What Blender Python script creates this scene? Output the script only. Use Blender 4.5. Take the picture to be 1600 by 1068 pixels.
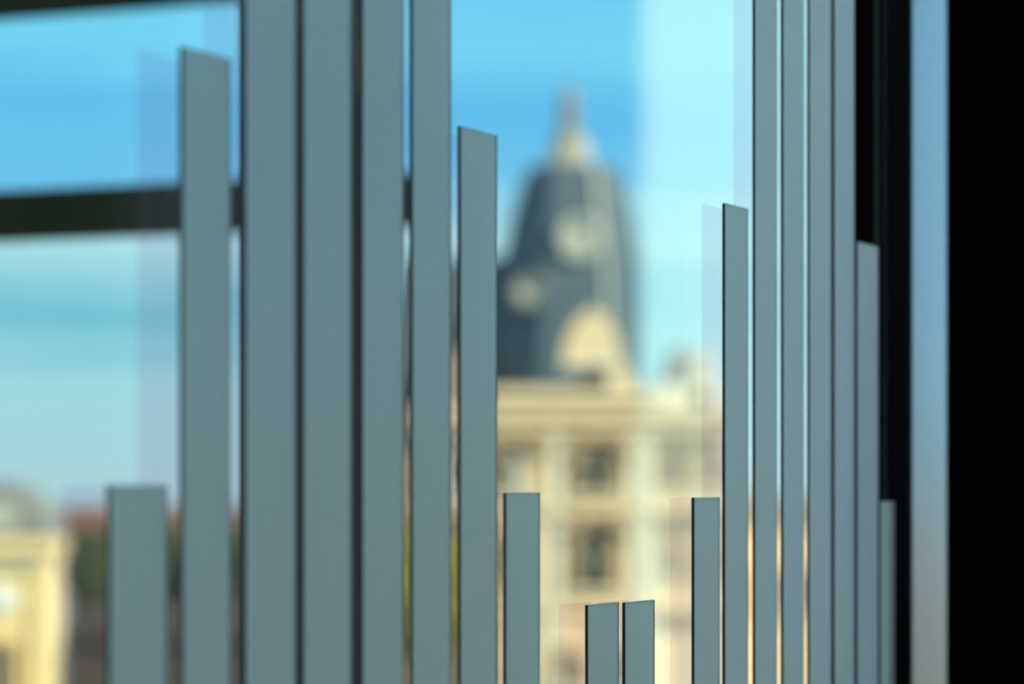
import bpy, bmesh, math, random
from mathutils import Vector, Matrix
random.seed(7)
for o in list(bpy.data.objects): bpy.data.objects.remove(o)
SC = bpy.context.scene; COL = SC.collection

# ------------------------------------------------------------------ camera, sky, sun, exposure
F = 4667.0          # focal length in pixels of the 1600 px wide frame (105 mm)
EYE = 16.0          # eye height above the street
HOR = 760.0         # image row of the horizon
cam = bpy.data.cameras.new('camera'); cam.sensor_width = 36; cam.lens = 36*F/1600
cam.shift_y = (HOR-534)/1600; cam.clip_start = .05; cam.clip_end = 5000
co = bpy.data.objects.new('camera', cam); COL.objects.link(co)
co.location = (0, 0, EYE); co.rotation_euler = (math.radians(90), 0, 0)
SC.camera = co
ZF = 1.80
cam.dof.use_dof = True; cam.dof.focus_distance = ZF
cam.dof.aperture_fstop = (cam.lens/1000)/(49*ZF/F)
cam.dof.aperture_blades = 0
SC.view_settings.view_transform = 'Standard'; SC.view_settings.look = 'None'
SC.view_settings.exposure = 0.0; SC.view_settings.gamma = 1.0
SC.view_settings.use_curve_mapping = False
SC.cycles.use_denoising = True
SC.cycles.max_bounces = 8; SC.cycles.transparent_max_bounces = 16

w = bpy.data.worlds.new('sky'); SC.world = w; w.use_nodes = True
N = w.node_tree.nodes; L = w.node_tree.links; N.clear()
def wn(t): return N.new(t)
out = wn('ShaderNodeOutputWorld'); bg = wn('ShaderNodeBackground'); tc = wn('ShaderNodeTexCoord')
sp = wn('ShaderNodeSeparateXYZ'); L.new(tc.outputs['Generated'], sp.inputs[0])
mp = wn('ShaderNodeMapping'); mp.inputs['Scale'].default_value = (5, 5, 62); mp.inputs['Location'].default_value = (1.3, 0, 0.9)
L.new(tc.outputs['Generated'], mp.inputs[0])
nz = wn('ShaderNodeTexNoise'); nz.inputs['Scale'].default_value = 1.0; nz.inputs['Detail'].default_value = 3
L.new(mp.outputs[0], nz.inputs['Vector'])
ml = wn('ShaderNodeMath'); ml.operation = 'MULTIPLY_ADD'; ml.inputs[1].default_value = .05; ml.inputs[2].default_value = -.025
L.new(nz.outputs['Fac'], ml.inputs[0])
ad = wn('ShaderNodeMath'); ad.operation = 'ADD'; L.new(sp.outputs['Z'], ad.inputs[0]); L.new(ml.outputs[0], ad.inputs[1])
mr = wn('ShaderNodeMapRange'); mr.inputs['From Min'].default_value = 0; mr.inputs['From Max'].default_value = .4
L.new(ad.outputs[0], mr.inputs['Value'])
rp = wn('ShaderNodeValToRGB'); L.new(mr.outputs[0], rp.inputs[0])
E = rp.color_ramp.elements
stops = [(0.0, (.47, .76, .84)), (.10, (.42, .80, .88)), (.155, (.18, .60, .78)), (.205, (.52, .90, .96)),
         (.25, (.20, .66, 1.0)), (.31, (.13, .57, .98)), (.37, (.22, .78, 1.05)), (.45, (.17, .64, 1.02)), (.6, (.22, .55, .88)), (1.0, (.55, .70, .84))]
E[0].position = 0; E[0].color = stops[0][1]+(1,)
E[1].position = 1; E[1].color = stops[-1][1]+(1,)
for p, c in stops[1:-1]:
    e = E.new(p); e.color = c+(1,)
# sky colour paled right of the tower to imitate the bright window reflection
az = wn('ShaderNodeMapRange'); az.interpolation_type = 'SMOOTHSTEP'; az.inputs['From Min'].default_value = .037; az.inputs['From Max'].default_value = .051
az.inputs['To Max'].default_value = .55; L.new(sp.outputs['X'], az.inputs['Value'])
mxs = wn('ShaderNodeMix'); mxs.data_type = 'RGBA'; mxs.inputs['B'].default_value = (.50, 1.12, 1.22, 1)
L.new(az.outputs[0], mxs.inputs['Factor']); L.new(rp.outputs[0], mxs.inputs['A'])
L.new(mxs.outputs['Result'], bg.inputs['Color']); bg.inputs['Strength'].default_value = 1.0
L.new(bg.outputs[0], out.inputs[0])

SUN = Vector((.72, -.48, .50)).normalized()
sl = bpy.data.lights.new('sun', 'SUN'); sl.energy = 5.7; sl.color = (1, .90, .68); sl.angle = math.radians(.6)
so = bpy.data.objects.new('sun', sl); COL.objects.link(so); so.location = (30, -20, 60)
so.rotation_euler = SUN.to_track_quat('Z', 'Y').to_euler()

# added fill lamp at right, out of view, brightens the right strips' fronts
al = bpy.data.lights.new('fill_light', 'AREA'); al.energy = 16.0; al.size = .45; al.color = (.62, .82, 1.0)
ao = bpy.data.objects.new('fill_light', al); COL.objects.link(ao); ao.location = (1.32, 2.25, 16.75)
ao.rotation_euler = (Vector((1.32, 2.25, 16.75))-Vector((.2, 2.05, 16.0))).to_track_quat('Z', 'Y').to_euler()

# ------------------------------------------------------------------ frames of reference
def at(px, py, Y): return Vector((Y*(px-800)/F, Y, EYE+Y*(HOR-py)/F))
VX = 2850.0                                    # vanishing point of the facade
_a = math.atan2(F, VX-800)
D = Vector((math.cos(_a), math.sin(_a), 0))    # along the window, away to the right
NO = Vector((-math.sin(_a), math.cos(_a), 0))  # out of the window
P0 = at(1000, HOR, ZF); P0.z = 0
def W(s, o, z): return P0 + D*s + NO*o + Vector((0, 0, z))
def s_at(px, o=0.0, base=None):
    b = (base or P0) + NO*o; u = (px-800)/F
    return (u*b.y-b.x)/(D.x-u*D.y)
def z_at(px, py, o=0.0):
    p = P0+NO*o+D*s_at(px, o); return EYE+p.y*(HOR-py)/F

# ------------------------------------------------------------------ mesh helpers
class MB:
    def __init__(self): self.v = []; self.f = []; self.m = []
    def quadbox(self, c8, m=0, ms=None):
        b = len(self.v); self.v += [tuple(c) for c in c8]
        fs = [(0,3,2,1),(4,5,6,7),(0,1,5,4),(1,2,6,5),(2,3,7,6),(3,0,4,7)]
        for i, f in enumerate(fs):
            self.f.append(tuple(b+k for k in f)); self.m.append(ms[i] if ms else m)
        return self
    def box(self, x0, x1, y0, y1, z0, z1, m=0):
        return self.quadbox([(x0,y0,z0),(x1,y0,z0),(x1,y1,z0),(x0,y1,z0),(x0,y0,z1),(x1,y0,z1),(x1,y1,z1),(x0,y1,z1)], m)
    def wbox(self, s0, s1, o0, o1, z0, z1, m=0):
        return self.quadbox([W(s0,o0,z0),W(s1,o0,z0),W(s1,o1,z0),W(s0,o1,z0),W(s0,o0,z1),W(s1,o0,z1),W(s1,o1,z1),W(s0,o1,z1)], m)
    def rings(self, rs, m=0, cap=True):
        b = len(self.v); n = len(rs[0])
        for r in rs: self.v += [tuple(p) for p in r]
        for i in range(len(rs)-1):
            for k in range(n):
                a, c = b+i*n+k, b+i*n+(k+1) % n
                self.f.append((a, c, c+n, a+n)); self.m.append(m)
        if cap:
            self.f.append(tuple(b+k for k in range(n))[::-1]); self.m.append(m)
            self.f.append(tuple(b+(len(rs)-1)*n+k for k in range(n))); self.m.append(m)
        return self
    def lathe(self, cx, cy, prof, n=16, ph=0, m=0):
        rs = [[(cx+r*math.cos(ph+2*math.pi*k/n), cy+r*math.sin(ph+2*math.pi*k/n), z) for k in range(n)] for r, z in prof]
        return self.rings(rs, m)
    def prism(self, pts, y0, y1, m=0):           # outline in x,z pushed along y
        return self.rings([[(x, y0, z) for x, z in pts], [(x, y1, z) for x, z in pts]], m)
    def build(self, name, mats, parent=None, smooth=False, bevel=0):
        me = bpy.data.meshes.new(name); me.from_pydata(self.v, [], self.f)
        if not isinstance(mats, (list, tuple)): mats = [mats]
        for q in mats: me.materials.append(q)
        for p, i in zip(me.polygons, self.m): p.material_index = i; p.use_smooth = smooth
        bm = bmesh.new(); bm.from_mesh(me); bmesh.ops.recalc_face_normals(bm, faces=bm.faces)
        if bevel: bmesh.ops.bevel(bm, geom=bm.edges[:], offset=bevel, segments=2, affect='EDGES', profile=.5)
        bm.to_mesh(me); bm.free()
        o = bpy.data.objects.new(name, me); COL.objects.link(o)
        if parent:
            o.parent = parent; o.matrix_parent_inverse = Matrix.Translation(-Vector(parent.location))
        return o
def empty(name, loc, label, cat, group=None):
    o = bpy.data.objects.new(name, None); COL.objects.link(o); o.location = loc; o.empty_display_size = .1
    o['label'] = label; o['category'] = cat
    if group: o['group'] = group
    return o
def struct(o): o['kind'] = 'structure'; return o
def arch(cx, z0, hw, z1, seg=10, k=1.0):         # outline: rectangle with a round head
    pts = [(cx-hw, z0), (cx+hw, z0)]
    for i in range(seg+1):
        t = math.pi*i/seg; pts.append((cx+hw*math.cos(t), z1-hw*k+hw*k*math.sin(t)))
    return pts

# ------------------------------------------------------------------ materials
def mat(name, col, rough=.7, var=.0, scale=5.0, metal=0.0, bump=0.0, col2=None, spec=.5):
    m = bpy.data.materials.new(name); m.use_nodes = True; nt = m.node_tree
    b = nt.nodes['Principled BSDF']; b.inputs['Roughness'].default_value = rough; b.inputs['Metallic'].default_value = metal
    b.inputs['Specular IOR Level'].default_value = spec
    if var or col2:
        t = nt.nodes.new('ShaderNodeTexCoord'); n = nt.nodes.new('ShaderNodeTexNoise'); n.inputs['Scale'].default_value = scale; n.inputs['Detail'].default_value = 4
        nt.links.new(t.outputs['Object'], n.inputs['Vector'])
        r = nt.nodes.new('ShaderNodeValToRGB'); r.color_ramp.elements[0].position = .35; r.color_ramp.elements[1].position = .65
        c2 = col2 or tuple(min(1, c*(1+var)) for c in col); c1 = col if col2 else tuple(c*(1-var) for c in col)
        r.color_ramp.elements[0].color = (*c1, 1); r.color_ramp.elements[1].color = (*c2, 1)
        nt.links.new(n.outputs['Fac'], r.inputs[0]); nt.links.new(r.outputs[0], b.inputs['Base Color'])
        if bump:
            bp = nt.nodes.new('ShaderNodeBump'); bp.inputs['Strength'].default_value = bump
            nt.links.new(n.outputs['Fac'], bp.inputs['Height']); nt.links.new(bp.outputs[0], b.inputs['Normal'])
    else: b.inputs['Base Color'].default_value = (*col, 1)
    return m
def film(name, dif, trans, frost, w_frost, rough=.6, grain=.06):
    """opaque frosted film: light from behind spreads through it"""
    m = bpy.data.materials.new(name); m.use_nodes = True; nt = m.node_tree; n = nt.nodes; l = nt.links; n.clear()
    o = n.new('ShaderNodeOutputMaterial'); d = n.new('ShaderNodeBsdfDiffuse'); t = n.new('ShaderNodeBsdfTranslucent')
    g = n.new('ShaderNodeBsdfRefraction'); g.inputs['Roughness'].default_value = rough; g.inputs['IOR'].default_value = 1.25
    a = n.new('ShaderNodeAddShader'); x = n.new('ShaderNodeMixShader'); x.inputs[0].default_value = w_frost
    tc = n.new('ShaderNodeTexCoord'); nz = n.new('ShaderNodeTexNoise'); nz.inputs['Scale'].default_value = 900; nz.inputs['Detail'].default_value = 2
    l.new(tc.outputs['Object'], nz.inputs['Vector'])
    mr = n.new('ShaderNodeMapRange'); mr.inputs['From Min'].default_value = .3; mr.inputs['From Max'].default_value = .7
    mr.inputs['To Min'].default_value = 1-grain; mr.inputs['To Max'].default_value = 1+grain
    l.new(nz.outputs['Fac'], mr.inputs['Value'])
    for sh, c in ((d, dif), (t, trans), (g, frost)):
        vm = n.new('ShaderNodeVectorMath'); vm.operation = 'SCALE'; vm.inputs[0].default_value = c
        l.new(mr.outputs[0], vm.inputs['Scale']); l.new(vm.outputs[0], sh.inputs['Color'])
    l.new(d.outputs[0], a.inputs[0]); l.new(t.outputs[0], a.inputs[1])
    l.new(a.outputs[0], x.inputs[1]); l.new(g.outputs[0], x.inputs[2]); l.new(x.outputs[0], o.inputs[0])
    return m
def veil(name, tint, body, fac, diffuse=False):
    """thin clear sheet with a faint milky body"""
    m = bpy.data.materials.new(name); m.use_nodes = True; nt = m.node_tree; n = nt.nodes; l = nt.links; n.clear()
    o = n.new('ShaderNodeOutputMaterial'); t = n.new('ShaderNodeBsdfTransparent'); t.inputs[0].default_value = (*tint, 1)
    b = n.new('ShaderNodeBsdfTranslucent'); b.inputs[0].default_value = (*body, 1)
    x = n.new('ShaderNodeMixShader'); x.inputs[0].default_value = fac; l.new(t.outputs[0], x.inputs[1])
    if diffuse:
        d = n.new('ShaderNodeBsdfDiffuse'); d.inputs[0].default_value = (*body, 1)
        l.new(d.outputs[0], x.inputs[2])
    else: l.new(b.outputs[0], x.inputs[2])
    l.new(x.outputs[0], o.inputs[0]); return m
def glass(name, tint, k=.06):
    m = bpy.data.materials.new(name); m.use_nodes = True; nt = m.node_tree; n = nt.nodes; l = nt.links; n.clear()
    o = n.new('ShaderNodeOutputMaterial'); t = n.new('ShaderNodeBsdfTransparent'); t.inputs[0].default_value = (*tint, 1)
    g = n.new('ShaderNodeBsdfGlossy'); g.inputs['Roughness'].default_value = 0.0
    x = n.new('ShaderNodeMixShader'); x.inputs[0].default_value = k
    l.new(t.outputs[0], x.inputs[1]); l.new(g.outputs[0], x.inputs[2]); l.new(x.outputs[0], o.inputs[0]); return m

M = dict(
    strip=film('frosted_strip', (.24, .25, .25), (.59, .67, .63), (.74, .83, .82), .5, .4),
    strip_edge=mat('strip_edge', (.012, .016, .015), .6),
    rear=veil('strip_ghost', (.98, .925, .96), (.55, .58, .6), .03),
    side=film('sidelight_frost', (.1, .1, .1), (.75, .78, .78), (.86, .90, 1.0), .9, .25),
    glass=glass('window_glass', (.985, .995, .99), .03),
    black=mat('black_frame', (.004, .004, .0035), 1.0, spec=0),
    dark=mat('dark_bronze', (.018, .024, .014), .8, var=.1, spec=.1),
    fin=mat('fin_bronze', (.12, .10, .045), .9, var=.1, spec=.05),
    room=mat('dark_room', (.03, .028, .025), .95, var=.1, spec=.1),
    terrace=mat('terrace_paving', (.42, .38, .33), .9, var=.15, scale=2),
    haze=veil('reflection_haze', (.98, 1.0, 1.0), (.90, .95, .90), .07, True),
    steel=mat('haze_rail_steel', (.3, .3, .3), .4, metal=1),
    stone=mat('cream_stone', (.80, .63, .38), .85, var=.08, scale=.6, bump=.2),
    stone2=mat('shaded_band_stone', (.50, .36, .20), .85, var=.1, scale=.8),  # darker stone colour that carries shade at cornices and window heads
    pale=mat('pale_stone', (.82, .78, .62), .85, var=.06, scale=.5),
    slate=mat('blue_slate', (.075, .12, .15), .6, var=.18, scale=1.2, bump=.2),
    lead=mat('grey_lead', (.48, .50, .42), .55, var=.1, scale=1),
    lantern=mat('lantern_stone', (.36, .34, .27), .7, var=.1, scale=1),
    brownstone=mat('brown_stone', (.30, .235, .165), .85, var=.1, scale=.8),
    pane=mat('dark_pane', (.008, .016, .02), .6, var=.15, scale=1, spec=.1),
    yellow=mat('yellow_render', (.95, .72, .34), .9, var=.04, scale=.5),
    white=mat('white_stone', (.75, .8, .8), .8, var=.05),
    greyroof=mat('grey_zinc', (.24, .24, .22), .6, var=.12, scale=.6),
    tile=mat('red_tile', (.26, .14, .09), .85, var=.2, scale=2),
    brown=mat('brown_render', (.07, .055, .04), .9, var=.2, scale=.7),
    leaf=mat('dark_leaves', (.035, .055, .012), .8, col2=(.07, .10, .02), scale=.8),
    leafy=mat('yellow_green_leaves', (.20, .19, .010), .8, col2=(.32, .28, .015), scale=.8),
    bark=mat('bark', (.08, .055, .035), .9, var=.2),
    street=mat('street_asphalt', (.16, .15, .14), .95, var=.15, scale=.05),
)

# ------------------------------------------------------------------ ground, terrace, room
struct(MB().box(-900, 900, 14, 2500, -.5, 0).build('ground', M['street']))
struct(MB().wbox(-9, 9, .02, 10.5, 13.9, 14.3).build('terrace_floor', M['terrace']))
struct(MB().wbox(-9, 9, -6, 10.3, 0, 13.9).build('wall_podium', M['brown']))
SL, SR, SB = -2.2, 3.2, -4.6
FL, CE = 14.4, 17.25
struct(MB().wbox(SL-.2, SR+.2, SB-.2, .0, FL-.3, FL).build('floor', M['room']))
struct(MB().wbox(SL-.2, SR+.2, SB-.2, .30, CE, CE+.25).build('ceiling', M['room']))
struct(MB().wbox(SL-.2, SR+.2, SB-.2, SB, FL, CE).build('wall_back', M['room']))
struct(MB().wbox(SL-.2, SL, SB, .0, FL, CE).build('wall_left', M['room']))
struct(MB().wbox(SR, SR+.2, SB, .0, FL, CE).build('wall_right', M['room']))
s_post0, s_post1 = s_at(1386, .0014), s_at(1426, .0)
s_side1 = s_at(1481, .0)
struct(MB().wbox(s_side1, SR, -.08, .004, FL, CE).build('wall_front', M['black']))
# the window: dark frame, two panes
win = struct(MB().wbox(SL, s_side1, -.04, .08, FL, FL+.35).build('window_1', M['black']))
MB().wbox(SL, SL+.08, .0, .08, FL+.35, CE).build('frame', M['black'], win)
MB().wbox(SL, s_side1, .0, .08, CE-.12, CE).build('frame', M['black'], win)
MB().wbox(s_post0, s_post1, .0014, .045, FL+.35, CE-.12).build('post', M['black'], win)
_p = MB().wbox(SL+.08, s_post0, .0015, .0055, FL+.35, CE-.12); _p.m = [1, 1, 0, 1, 0, 1]; _p.build('pane', [M['glass'], M['strip_edge']], win)
def og(s): return .0168-.0041*(s-s_at(919))/(s_at(1133)-s_at(919))*.55   # the outer pane is very slightly out of parallel
sa, sb = SL+.08, s_post0-.002
MB().quadbox([W(sa,og(sa)-.004,FL+.35),W(sb,og(sb)-.004,FL+.35),W(sb,og(sb),FL+.35),W(sa,og(sa),FL+.35),
              W(sa,og(sa)-.004,CE-.12),W(sb,og(sb)-.004,CE-.12),W(sb,og(sb),CE-.12),W(sa,og(sa),CE-.12)], ms=[1, 1, 0, 1, 0, 1]).build('pane', [M['glass'], M['strip_edge']], win)
# outer dark fin beside the post, seen behind the last strips
fs0, fs1 = s_at(1288, .32), s_at(1404, .29)
struct(MB().wbox(fs0, fs1, .29, .32, 14.3, CE+.3).build('trim_1', M['fin']))['label'] = 'dark upright fin outside the glass'
# narrow frosted sidelight between the two black uprights
sd = MB().wbox(s_post1, s_side1, .0, .004, FL+.35, CE-.12).build('frosted_sidelight', M['side'])
sd['label'] = 'bright satin vertical glass strip between the black post and the black wall at far right'; sd['category'] = 'window strip'

# ------------------------------------------------------------------ strips on the glass
T = .0008
strips = [  # left, right, y of top at left edge, label
 (172, 262, 757, 'short blurred grey strip, widest of all, standing leftmost on the glass'),
 (286, 361, 73, 'tall grey strip whose slanted top ends near the upper left corner, before the dark beam'),
 (384, 463, None, 'full-height grey strip directly right of the tall strip with slanted top'),
 (475, 550, None, 'full-height grey strip standing between two dark gaps, before the dark post'),
 (567, 631, None, 'full-height grey strip just right of the dark exterior post'),
 (645, 705, None, 'full-height grey strip just left of the strip that ends beside the tower'),
 (720, 777, 197, 'sharp grey strip with slanted top ending high left of the domed tower'),
 (791, 844, 769, 'grey strip with level top standing before the left windows of the stone building'),
 (919, 967, 945, 'very short finely speckled grey strip, left one of the low pair below the tower'),
 (977, 1023, 941, 'very short smooth grey strip, right one of the low pair below the tower'),
 (1085, 1125, 777, 'low grey strip with level top, first one right of the low pair'),
 (1133, 1169, 317, 'tall sharp grey strip with slanted top, first tall one right of the tower'),
 (1180, 1214, None, 'full-height grey strip bordered by bright gaps, first full-height one right of the tower'),
 (1224, 1256, None, 'full-height grey strip, second full-height one right of the tower'),
 (1265, 1299, None, 'full-height grey strip, third full-height one right of the tower'),
 (1304, 1335, None, 'full-height pale grey strip, last full-height one before the black post'),
 (1340, 1372, 377, 'pale grey strip with slanted top ending against the dark fin'),
 (1376, 1398, 783, 'short narrow blurred strip fading into the black post, rightmost of the strips'),
]
ztop_full = CE-.13
for i, (a, b, yt, lab) in enumerate(strips):
    s0, s1 = s_at(a, -T), s_at(b, -T)
    z1 = ztop_full if yt is None else z_at(a, yt, -T)
    z0 = FL+.352
    mb = MB()
    c = [W(s0,-T,z0), W(s1,-T,z0), W(s1,.0012,z0), W(s0,.0012,z0), W(s0,-T,z1), W(s1,-T,z1), W(s1,.0012,z1), W(s0,.0012,z1)]
    base = W(s0, 0, z0)
    root = empty('glass_strip', base, lab, 'strip', 'frosted strips on the window glass')
    # front (room) face and back in film, side and top in dark edge
    mb.quadbox(c, ms=[1, 1, 0, 1, 0, 1])
    mb.build('strip_face', [M['strip'], M['strip_edge']], root)
    # reflection of the strip in the outer pane, built as a tinted sheet
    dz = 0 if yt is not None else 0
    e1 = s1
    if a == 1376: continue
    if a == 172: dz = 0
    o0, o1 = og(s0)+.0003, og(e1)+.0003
    rf = MB().quadbox([W(s0,o0,z0),W(e1,o1,z0),W(e1,o1+.0004,z0),W(s0,o0+.0004,z0),W(s0,o0,z1),W(e1,o1,z1),W(e1,o1+.0004,z1),W(s0,o0+.0004,z1)]).build('strip_ghost', M['rear'], root)
    rf['label'] = 'faint pinkish reflection of the strip, built as a see-through sheet'

# ------------------------------------------------------------------ dark outer steel frame at left
def nrow(px, py, Y):                              # a vertical plane running straight out from the facade
    return at(px, py, Y)
A = at(140, HOR, 5.4); A.z = 0
def O_(px):                                       # offset along NO from A so that it shows at column px
    u = (px-800)/F; return (u*A.y-A.x)/(NO.x-u*NO.y)
def opt(px): return A+NO*O_(px)
def obox(mb, px0, px1, z0, z1, dep=.09):
    p, q = opt(px0), opt(px1)
    c = []
    for z in (z0, z1):
        c += [(p.x, p.y, z), (q.x, q.y, z), (q.x+D.x*dep, q.y+D.y*dep, z), (p.x+D.x*dep, p.y+D.y*dep, z)]
    return mb.quadbox(c)
def zz(px, py): p = opt(px); return EYE+p.y*(HOR-py)/F
fr = empty('steel_frame', opt(460)+Vector((0,0,14.3)), 'dark bronze outer frame with crossbeam at upper left and post behind the strips', 'frame')
obox(MB(), 378, 557, 14.3, zz(140, -120)).build('post', M['dark'], fr)
obox(MB(), -900, 384, zz(140, 366), zz(140, 291)).build('crossbeam', M['dark'], fr)
obox(MB(), 557, 628, zz(140, 366), zz(140, 291)).build('beam_stub', M['dark'], fr)
obox(MB(), -900, 384, zz(0, 18), zz(140, -120)).build('top_beam', M['dark'], fr)
obox(MB(), 557, 1250, zz(0, 18), zz(140, -120)).build('top_beam', M['dark'], fr)
obox(MB(), -1040, -900, 14.3, zz(140, -120)).build('post', M['dark'], fr)

# ------------------------------------------------------------------ milky sheet added on the terrace to imitate a bright window reflection
SB0 = at(1006, HOR, 7.0); SB0.z = 0
def sbx(mb, s0, s1, o0, o1, z0, z1):
    c = []
    for z in (z0, z1):
        for s, o in ((s0,o0),(s1,o0),(s1,o1),(s0,o1)): p = SB0+D*s+NO*o; c.append((p.x, p.y, z))
    return mb.quadbox(c)
sc = empty('haze_sheet', SB0+Vector((0,0,14.3)), 'pale milky glass screen standing in for the reflection that pales the sky right of the tower', 'haze sheet')
sbx(MB(), 0, 4.2, 0, .012, 14.36, 18.6).build('pane', M['haze'], sc)  # sheet of the added reflection haze
sbx(MB(), 0, 4.2, -.03, .042, 14.3, 14.36).build('haze_base_rail', M['steel'], sc)

# ------------------------------------------------------------------ the domed stone building
Y0 = 220.0; K = Y0/F
def X(px): return (px-800)*K
def Z(py): return EYE+(HOR-py)*K
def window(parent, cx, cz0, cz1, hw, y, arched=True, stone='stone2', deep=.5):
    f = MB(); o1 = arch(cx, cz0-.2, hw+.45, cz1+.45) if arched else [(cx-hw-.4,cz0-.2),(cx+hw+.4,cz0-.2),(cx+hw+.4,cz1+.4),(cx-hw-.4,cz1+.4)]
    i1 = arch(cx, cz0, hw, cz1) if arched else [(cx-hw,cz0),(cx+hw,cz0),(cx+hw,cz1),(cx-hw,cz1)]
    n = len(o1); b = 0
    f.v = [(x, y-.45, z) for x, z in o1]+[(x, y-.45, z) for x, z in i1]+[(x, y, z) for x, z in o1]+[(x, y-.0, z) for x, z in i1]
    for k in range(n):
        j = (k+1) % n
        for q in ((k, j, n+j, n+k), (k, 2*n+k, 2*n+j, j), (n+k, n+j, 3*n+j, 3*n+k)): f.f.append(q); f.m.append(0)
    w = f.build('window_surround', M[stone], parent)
    g = MB().prism(i1, y-.12, y+.02)
    g.build('pane', M['pane'], w)
    g = MB().box(cx-.07, cx+.07, y-.2, y-.12, cz0, cz1-.1).box(cx-hw, cx+hw, y-.2, y-.12, (cz0+cz1)/2-.07, (cz0+cz1)/2+.07)
    g.build('glazing_bar', M['pale'], w)
    s = MB().box(cx-hw-.6, cx+hw+.6, y-.6, y, cz0-.45, cz0-.15); s.build('window_sill', M['pale'], w)
    return w
bt = empty('domed_building', (X(905), Y0, 0), 'cream stone corner building with slate dome, lantern spire and gabled dormer', 'building')
xc = X(898)
R1 = 107*K
yF = Y0                                    # facade plane
yC = yF+R1*.95
MB().box(X(655), X(1142), yF, yF+14, 0, Z(640)).build('wall', M['stone'], bt)
MB().box(X(772), X(1012), yF-1.0, yF+.5, 0, Z(612)).build('bay', M['stone'], bt)
# cornices and string courses
def course(py, h, d, x0=655, x1=1142, m='stone'):
    MB().box(X(x0)-d*.3, X(x1)+d*.3, yF-d, yF+.2, Z(py)-h, Z(py)).build('cornice', M[m], bt)
course(636, .9, 1.9, 655, 1142); MB().box(X(772), X(1012), yF-1.12, yF-.9, Z(692), Z(655)).build('shade_frieze', M['stone2'], bt); course(664, .5, 1.6); course(790, .5, 1.45); course(803, .3, 1.2, m='stone2')  # dark band below the cornice has the shade in its colour
course(608, .8, 2.1, 775, 1016); course(945, .5, 1.4)
for px in (812, 868, 988, 1010-2):
    MB().box(X(px)-.35, X(px)+.35, yF-1.25, yF-.9, 0, Z(640)).build('pilaster', M['pale'], bt)
for px in (1024, 1092, 1132):
    MB().box(X(px)-.35, X(px)+.35, yF-.3, yF+.1, 0, Z(640)).build('pilaster', M['pale'], bt)
# windows
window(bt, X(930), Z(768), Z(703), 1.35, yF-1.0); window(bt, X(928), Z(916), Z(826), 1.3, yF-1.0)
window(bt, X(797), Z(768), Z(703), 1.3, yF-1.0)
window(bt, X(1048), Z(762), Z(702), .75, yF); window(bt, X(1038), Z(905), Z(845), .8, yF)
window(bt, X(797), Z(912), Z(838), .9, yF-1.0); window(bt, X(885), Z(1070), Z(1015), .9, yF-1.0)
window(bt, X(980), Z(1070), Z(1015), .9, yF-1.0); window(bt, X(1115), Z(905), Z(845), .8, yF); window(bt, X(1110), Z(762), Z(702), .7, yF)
window(bt, X(720), Z(768), Z(706), .8, yF-.3, stone='pale')
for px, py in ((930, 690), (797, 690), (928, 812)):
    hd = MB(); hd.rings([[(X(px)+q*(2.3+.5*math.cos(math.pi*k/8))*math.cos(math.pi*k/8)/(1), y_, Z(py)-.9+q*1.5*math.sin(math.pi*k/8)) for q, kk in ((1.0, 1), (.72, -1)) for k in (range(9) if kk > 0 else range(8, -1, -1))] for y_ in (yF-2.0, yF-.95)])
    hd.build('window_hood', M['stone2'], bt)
# dome: eight sided, slate
prof = [(132, 612), (126, 540), (116, 445), (106, 390), (96, 345), (87, 310), (77, 275), (68, 254), (60, 250)]
c8 = 1/math.cos(math.pi/8)
dm = MB().lathe(xc, yC, [(r*K*c8, Z(y)) for r, y in prof], 8, math.pi/8)
dm.v = [(min(x, X(1001)), y, z) for x, y, z in dm.v]          # shape cut flat to imitate the reflection hiding its right side
dm.build('dome', M['slate'], bt)
for k in range(8):                                 # ribs on the edges, those on the sun side lightened by colour
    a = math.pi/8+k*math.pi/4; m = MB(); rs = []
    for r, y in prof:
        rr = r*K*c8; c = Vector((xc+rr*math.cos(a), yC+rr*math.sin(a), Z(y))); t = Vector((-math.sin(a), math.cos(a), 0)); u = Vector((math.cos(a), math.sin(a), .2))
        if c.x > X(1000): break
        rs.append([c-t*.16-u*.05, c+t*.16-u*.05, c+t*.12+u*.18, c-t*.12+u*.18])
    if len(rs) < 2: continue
    m.rings(rs).build('dome_rib', M['lead'] if k in (6, 7, 0) else M['slate'], bt)  # ribs 6, 7 and 0 take the paler colour
# lantern and spire
ln = MB().lathe(xc-.3, yC, [(46*K, Z(250)), (42*K, Z(243)), (30*K, Z(238)), (27*K, Z(215)), (31*K, Z(212)), (29*K, Z(205))], 12).build('lantern', M['lantern'], bt)
MB().lathe(xc-.3, yC, [(26*K, Z(205)), (21*K, Z(197)), (14*K, Z(190)), (13*K, Z(160)), (17*K, Z(156)), (14*K, Z(148)), (12*K, Z(134)), (4*K, Z(124)), (1*K, Z(108))], 12).build('spire', M['greyroof'], ln)
for k in range(8):
    a = k*math.pi/4
    MB().lathe(xc-.3+math.cos(a)*28*K, yC+math.sin(a)*28*K, [(.16, Z(238)), (.12, Z(226)), (.16, Z(213))], 6).build('column', M['pale'], ln)
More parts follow.
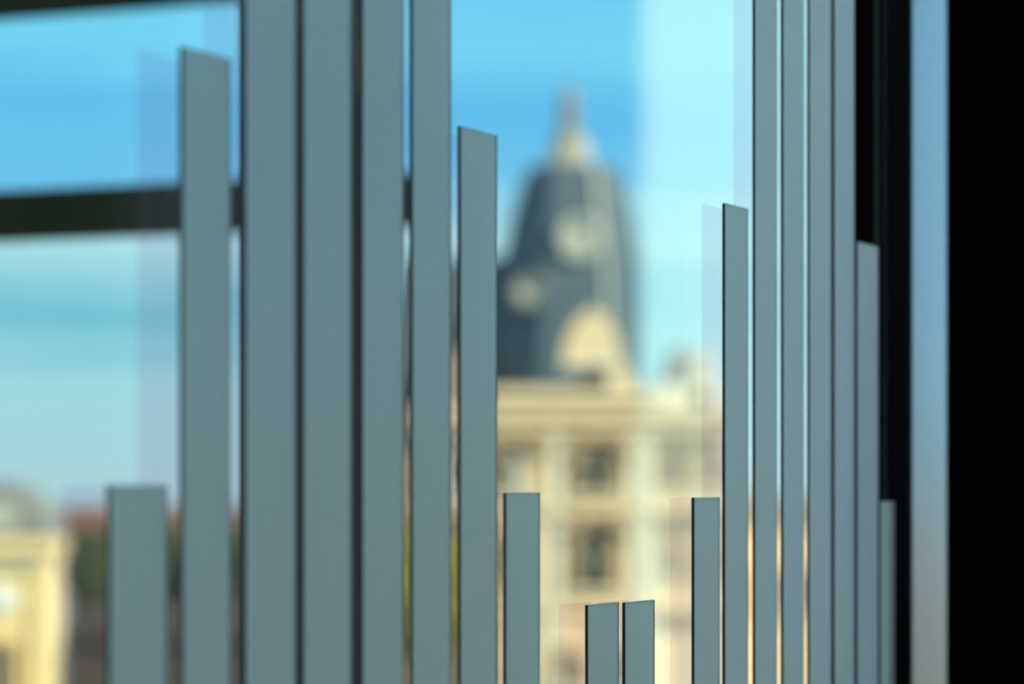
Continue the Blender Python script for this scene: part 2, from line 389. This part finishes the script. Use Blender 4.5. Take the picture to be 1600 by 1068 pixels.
# oeil-de-boeuf dormers on the dome
def bull(cx, py, r, y, parent, m='lead'):
    rs = []
    for rr, dy in ((r*.62, -.25), (r*.7, -.6), (r, -.6), (r*1.05, .2), (r*.9, 2.4)):
        rs.append([(cx+rr*math.cos(2*math.pi*k/20), y+dy, Z(py)+rr*1.0*math.sin(2*math.pi*k/20)) for k in range(20)])
    o = MB().rings(rs, cap=False).build('round_dormer', M[m], parent)
    MB().rings([[(cx+r*.64*math.cos(2*math.pi*k/20), y+d_, Z(py)+r*.64*math.sin(2*math.pi*k/20)) for k in range(20)] for d_ in (-.2, 0)]).build('pane', M['lead'], o)
    return o
bull(X(906), 372, 34*K, yC-108*K, bt)
bull(X(826), 456, 26*K, yC-112*K, bt, 'greyroof')
# gabled stone dormer
gx = X(925)
pts = [(gx-62*K, Z(612)), (gx+62*K, Z(612)), (gx+60*K, Z(585)), (gx+48*K, Z(572)), (gx+42*K, Z(535)), (gx+30*K, Z(508)), (gx+16*K, Z(492)), (gx, Z(486)),
       (gx-16*K, Z(492)), (gx-30*K, Z(508)), (gx-42*K, Z(535)), (gx-48*K, Z(572)), (gx-60*K, Z(585))]
gd = MB().prism(pts, yF-1.3, yF+1.2).build('gable', M['stone'], bt)
MB().prism(arch(gx, Z(605), .8, Z(573)), yF-1.45, yF-1.25).build('gable_window', M['pane'], gd)
MB().box(gx-48*K, gx+48*K, yF-1.6, yF-1.2, Z(572)-.1, Z(572)+.25).build('gable_moulding', M['pale'], gd)
MB().lathe(gx, yF-.5, [(.5, Z(487)), (.3, Z(482)), (.45, Z(477)), (.1, Z(468))], 8).build('finial', M['pale'], gd)
# left slate roof
MB().prism([(X(596), Z(652)), (X(800), Z(652)), (X(800), Z(396)), (X(628), Z(400)), (X(606), Z(500))], yF+3.5, yF+13).build('side_roof', M['slate'], bt)
MB().box(X(598), X(660), yF+3, yF+13.5, 0, Z(650)).build('side_wall', M['brownstone'], bt)
MB().prism([(X(682), Z(642)), (X(748), Z(642)), (X(748), Z(560)), (X(715), Z(535)), (X(682), Z(560))], yF+.3, yF+5).build('side_gable', M['brownstone'], bt)
MB().box(X(600), X(762), yF-.3, yF+4, 0, Z(641)).build('side_front', M['brownstone'], bt)
# right turret
MB().box(X(1066), X(1124), yF+.4, yF+4, Z(642), Z(600)).build('turret', M['pale'], bt)
MB().lathe(X(1095), yF+2.2, [(30*K, Z(600)), (32*K, Z(594)), (22*K, Z(560)), (6*K, Z(545)), (1*K, Z(528))], 8, math.pi/8).build('turret_roof', M['lead'], bt)
MB().prism(arch(X(1095), Z(635), .6, Z(608)), yF+.25, yF+.42).build('turret_window', M['pane'], bt)
MB().box(X(1035), X(1060), yF+.5, yF+3, Z(640), Z(604)).build('parapet', M['pale'], bt)

# blue-grey dome far behind at right
hb = empty('distant_pavilion', (X(1070)*1.3, 290, 0), 'faint blue-grey pavilion roof beyond the stone building, right of the dome', 'building')
Kb = 290/F
MB().box((1030-800)*Kb, (1100-800)*Kb, 290, 300, 0, EYE+(HOR-600)*Kb).build('wall', M['white'], hb)
MB().lathe((1066-800)*Kb, 295, [(30*Kb, EYE+(HOR-600)*Kb), (26*Kb, EYE+(HOR-570)*Kb), (14*Kb, EYE+(HOR-545)*Kb), (2*Kb, EYE+(HOR-535)*Kb)], 10).build('roof', M['greyroof'], hb)

# lower house at the right
rh = empty('low_right_house', (X(1215), 232, 0), 'lower cream house with grey roof seen through the thin gaps at right', 'house')
MB().box(X(1150), X(1600), 226, 238, 0, Z(810)).build('wall', M['yellow'], rh)
MB().prism([(X(1146), Z(810)), (X(1604), Z(810)), (X(1585), Z(775)), (X(1165), Z(775))], 225, 239).build('roof', M['greyroof'], rh)
for px in (1215, 1262, 1330):
    window(rh, X(px), Z(960), Z(900), .7, 226, False)
MB().box(X(1176), X(1186), 229, 231, Z(776), Z(742)).build('chimney', M['stone2'], rh)

# ------------------------------------------------------------------ left houses
YL = 190.0; KL = YL/F
def XL(px): return (px-800)*KL
def ZL(py): return EYE+(HOR-py)*KL
lh = empty('cream_corner_house', (XL(0), YL, 0), 'sunlit yellow cream house with projecting cornice at the lower left corner', 'house')
MB().box(XL(-190), XL(74), YL, YL+4, 0, ZL(850)).build('wall', M['yellow'], lh)
MB().box(XL(-200), XL(90), YL-.9, YL+4, ZL(862), ZL(843)).build('cornice', M['yellow'], lh)
MB().box(XL(-194), XL(80), YL-.5, YL+.2, ZL(885), ZL(875)).build('cornice', M['pale'], lh)
MB().box(XL(52), XL(74), YL-.35, YL+.1, 0, ZL(885)).build('pilaster', M['yellow'], lh)
rs = [[(XL(3)+r*math.cos(2*math.pi*k/20), YL+d_, ZL(936)+r*math.sin(2*math.pi*k/20)) for k in range(20)] for r, d_ in ((.95, .0), (.95, -.25), (.7, -.3))]
MB().rings(rs).build('round_medallion', M['white'], lh)
window(lh, XL(3), ZL(1085), ZL(1010), .75, YL, False)
window(lh, XL(-95), ZL(1085), ZL(1010), .75, YL, False)
gh = empty('grey_domed_house', (XL(-20)*1.2, 235, 0), 'grey mansard roof with a round pale window above the cream house', 'house')
Kg = 235/F
def XG(px): return (px-800)*Kg
def ZG(py): return EYE+(HOR-py)*Kg
MB().box(XG(-180), XG(78), 232, 246, 0, ZG(845)).build('wall', M['pale'], gh)
MB().prism([(XG(-190), ZG(845)), (XG(84), ZG(845)), (XG(68), ZG(800)), (XG(38), ZG(765)), (XG(5), ZG(752)), (XG(-60), ZG(750)), (XG(-150), ZG(775))], 232.5, 245).build('roof', M['greyroof'], gh)
rs = [[(XG(10)+r*math.cos(2*math.pi*k/20), 232.5+d_, ZG(806)+r*math.sin(2*math.pi*k/20)) for k in range(20)] for r, d_ in ((1.3, .0), (1.3, -.5), (.9, -.5))]
MB().rings(rs).build('round_window', M['lead'], gh)
for i, (a, b, top, eav, Y, lab) in enumerate(((84, 190, 792, 828, 260, 'red-brown tiled roof just right of the grey mansard, over the dark trees'),
                                             (180, 420, 800, 835, 270, 'low red-brown roofed house behind the dark trees and the first strips'))):
    k = Y/F
    q = empty('tiled_house', ((a-800)*k, Y, 0), lab, 'house')
    x0, x1 = (a-800)*k, (b-800)*k; ze = EYE+(HOR-eav)*k; zt = EYE+(HOR-top)*k
    MB().box(x0, x1, Y, Y+9, 0, ze).build('wall', M['brown'], q)
    MB().prism([(x0-.5, ze), (x1+.5, ze), (x1-1.5, zt), (x0+1.5, zt)], Y-.5, Y+9.5).build('roof', M['tile'], q)
# brown lower house before the trees
kb = 150/F
bh = empty('brown_house', ((220-800)*kb, 150, 0), 'dark brown low house below the dark trees at lower left', 'house')
MB().box((102-800)*kb, (400-800)*kb, 150, 158, 0, EYE+(HOR-1000)*kb).build('wall', M['brown'], bh)
MB().prism([((98-800)*kb, EYE+(HOR-1000)*kb), ((405-800)*kb, EYE+(HOR-1000)*kb), ((380-800)*kb, EYE+(HOR-960)*kb), ((112-800)*kb, EYE+(HOR-960)*kb)], 149.5, 158.5).build('roof', M['brown'], bh)

# ------------------------------------------------------------------ trees
def tree(name, px, Y, ytop, wpx, m, label, group, seed):
    rnd = random.Random(seed); k = Y/F; cx = (px-800)*k; r = wpx*k/2; zt = EYE+(HOR-ytop)*k
    t = empty(name, (cx, Y, 0), label, 'tree', group)
    MB().lathe(cx, Y, [(.45, 0), (.32, zt*.3), (.2, zt*.75)], 8).build('trunk', M['bark'], t)
    bm = bmesh.new(); cz = zt-r*(1.75 if name == 'autumn_tree' else 1.05); hh = r*(1.9 if name == 'autumn_tree' else 1.15)
    for i in range(46):
        while True:
            p = Vector((rnd.uniform(-1,1), rnd.uniform(-1,1), rnd.uniform(-1,1)))
            if .25 < p.length < 1: break
        q = p.normalized()*(.45+.4*rnd.random())
        s = r*rnd.uniform(.22, .38)
        ret = bmesh.ops.create_icosphere(bm, subdivisions=2, radius=s, matrix=Matrix.Translation((cx+q.x*r*.85, Y+q.y*r*.85, cz+q.z*hh*.85)))
        for v in ret['verts']:
            v.co += Vector((rnd.gauss(0,1), rnd.gauss(0,1), rnd.gauss(0,1)))*s*.10
    for i in range(1500):                          # leaves standing off the clumps
        q = Vector((rnd.gauss(0,1), rnd.gauss(0,1), rnd.gauss(0,1))).normalized()*rnd.uniform(.7, 1.04)
        c = Vector((cx+q.x*r, Y+q.y*r, cz+q.z*hh)); a = Vector((rnd.gauss(0,1), rnd.gauss(0,1), rnd.gauss(0,1))).normalized(); b = a.orthogonal().normalized()
        s = r*.05
        bm.faces.new([bm.verts.new(c+a*s*x+b*s*y*.6) for x, y in ((1,0),(0,1),(-1,0),(0,-1))])
    me = bpy.data.meshes.new('foliage'); bm.to_mesh(me); bm.free(); me.materials.append(M[m])
    o = bpy.data.objects.new('foliage', me); COL.objects.link(o); o.parent = t; o.matrix_parent_inverse = Matrix.Translation(-Vector(t.location))
    return t
tree('leafy_tree', 150, 205, 826, 112, 'leaf', 'dark green tree between the cream corner house and the first short strip', 'dark green trees', 1)
tree('leafy_tree', 268, 207, 820, 108, 'leaf', 'dark green tree seen in the gap between the first and second strip', 'dark green trees', 2)
tree('leafy_tree', 376, 204, 815, 100, 'leaf', 'dark green tree seen in the gap right of the tall slanted strip', 'dark green trees', 3)
tree('autumn_tree', 634, 158, 805, 140, 'leafy', 'yellow-green tree top seen in the gap two strips left of the domed building', 'yellow-green trees', 4)
tree('autumn_tree', 716, 172, 825, 130, 'leafy', 'yellow-green tree top seen in the gap just left of the slanted strip by the tower', 'yellow-green trees', 5)
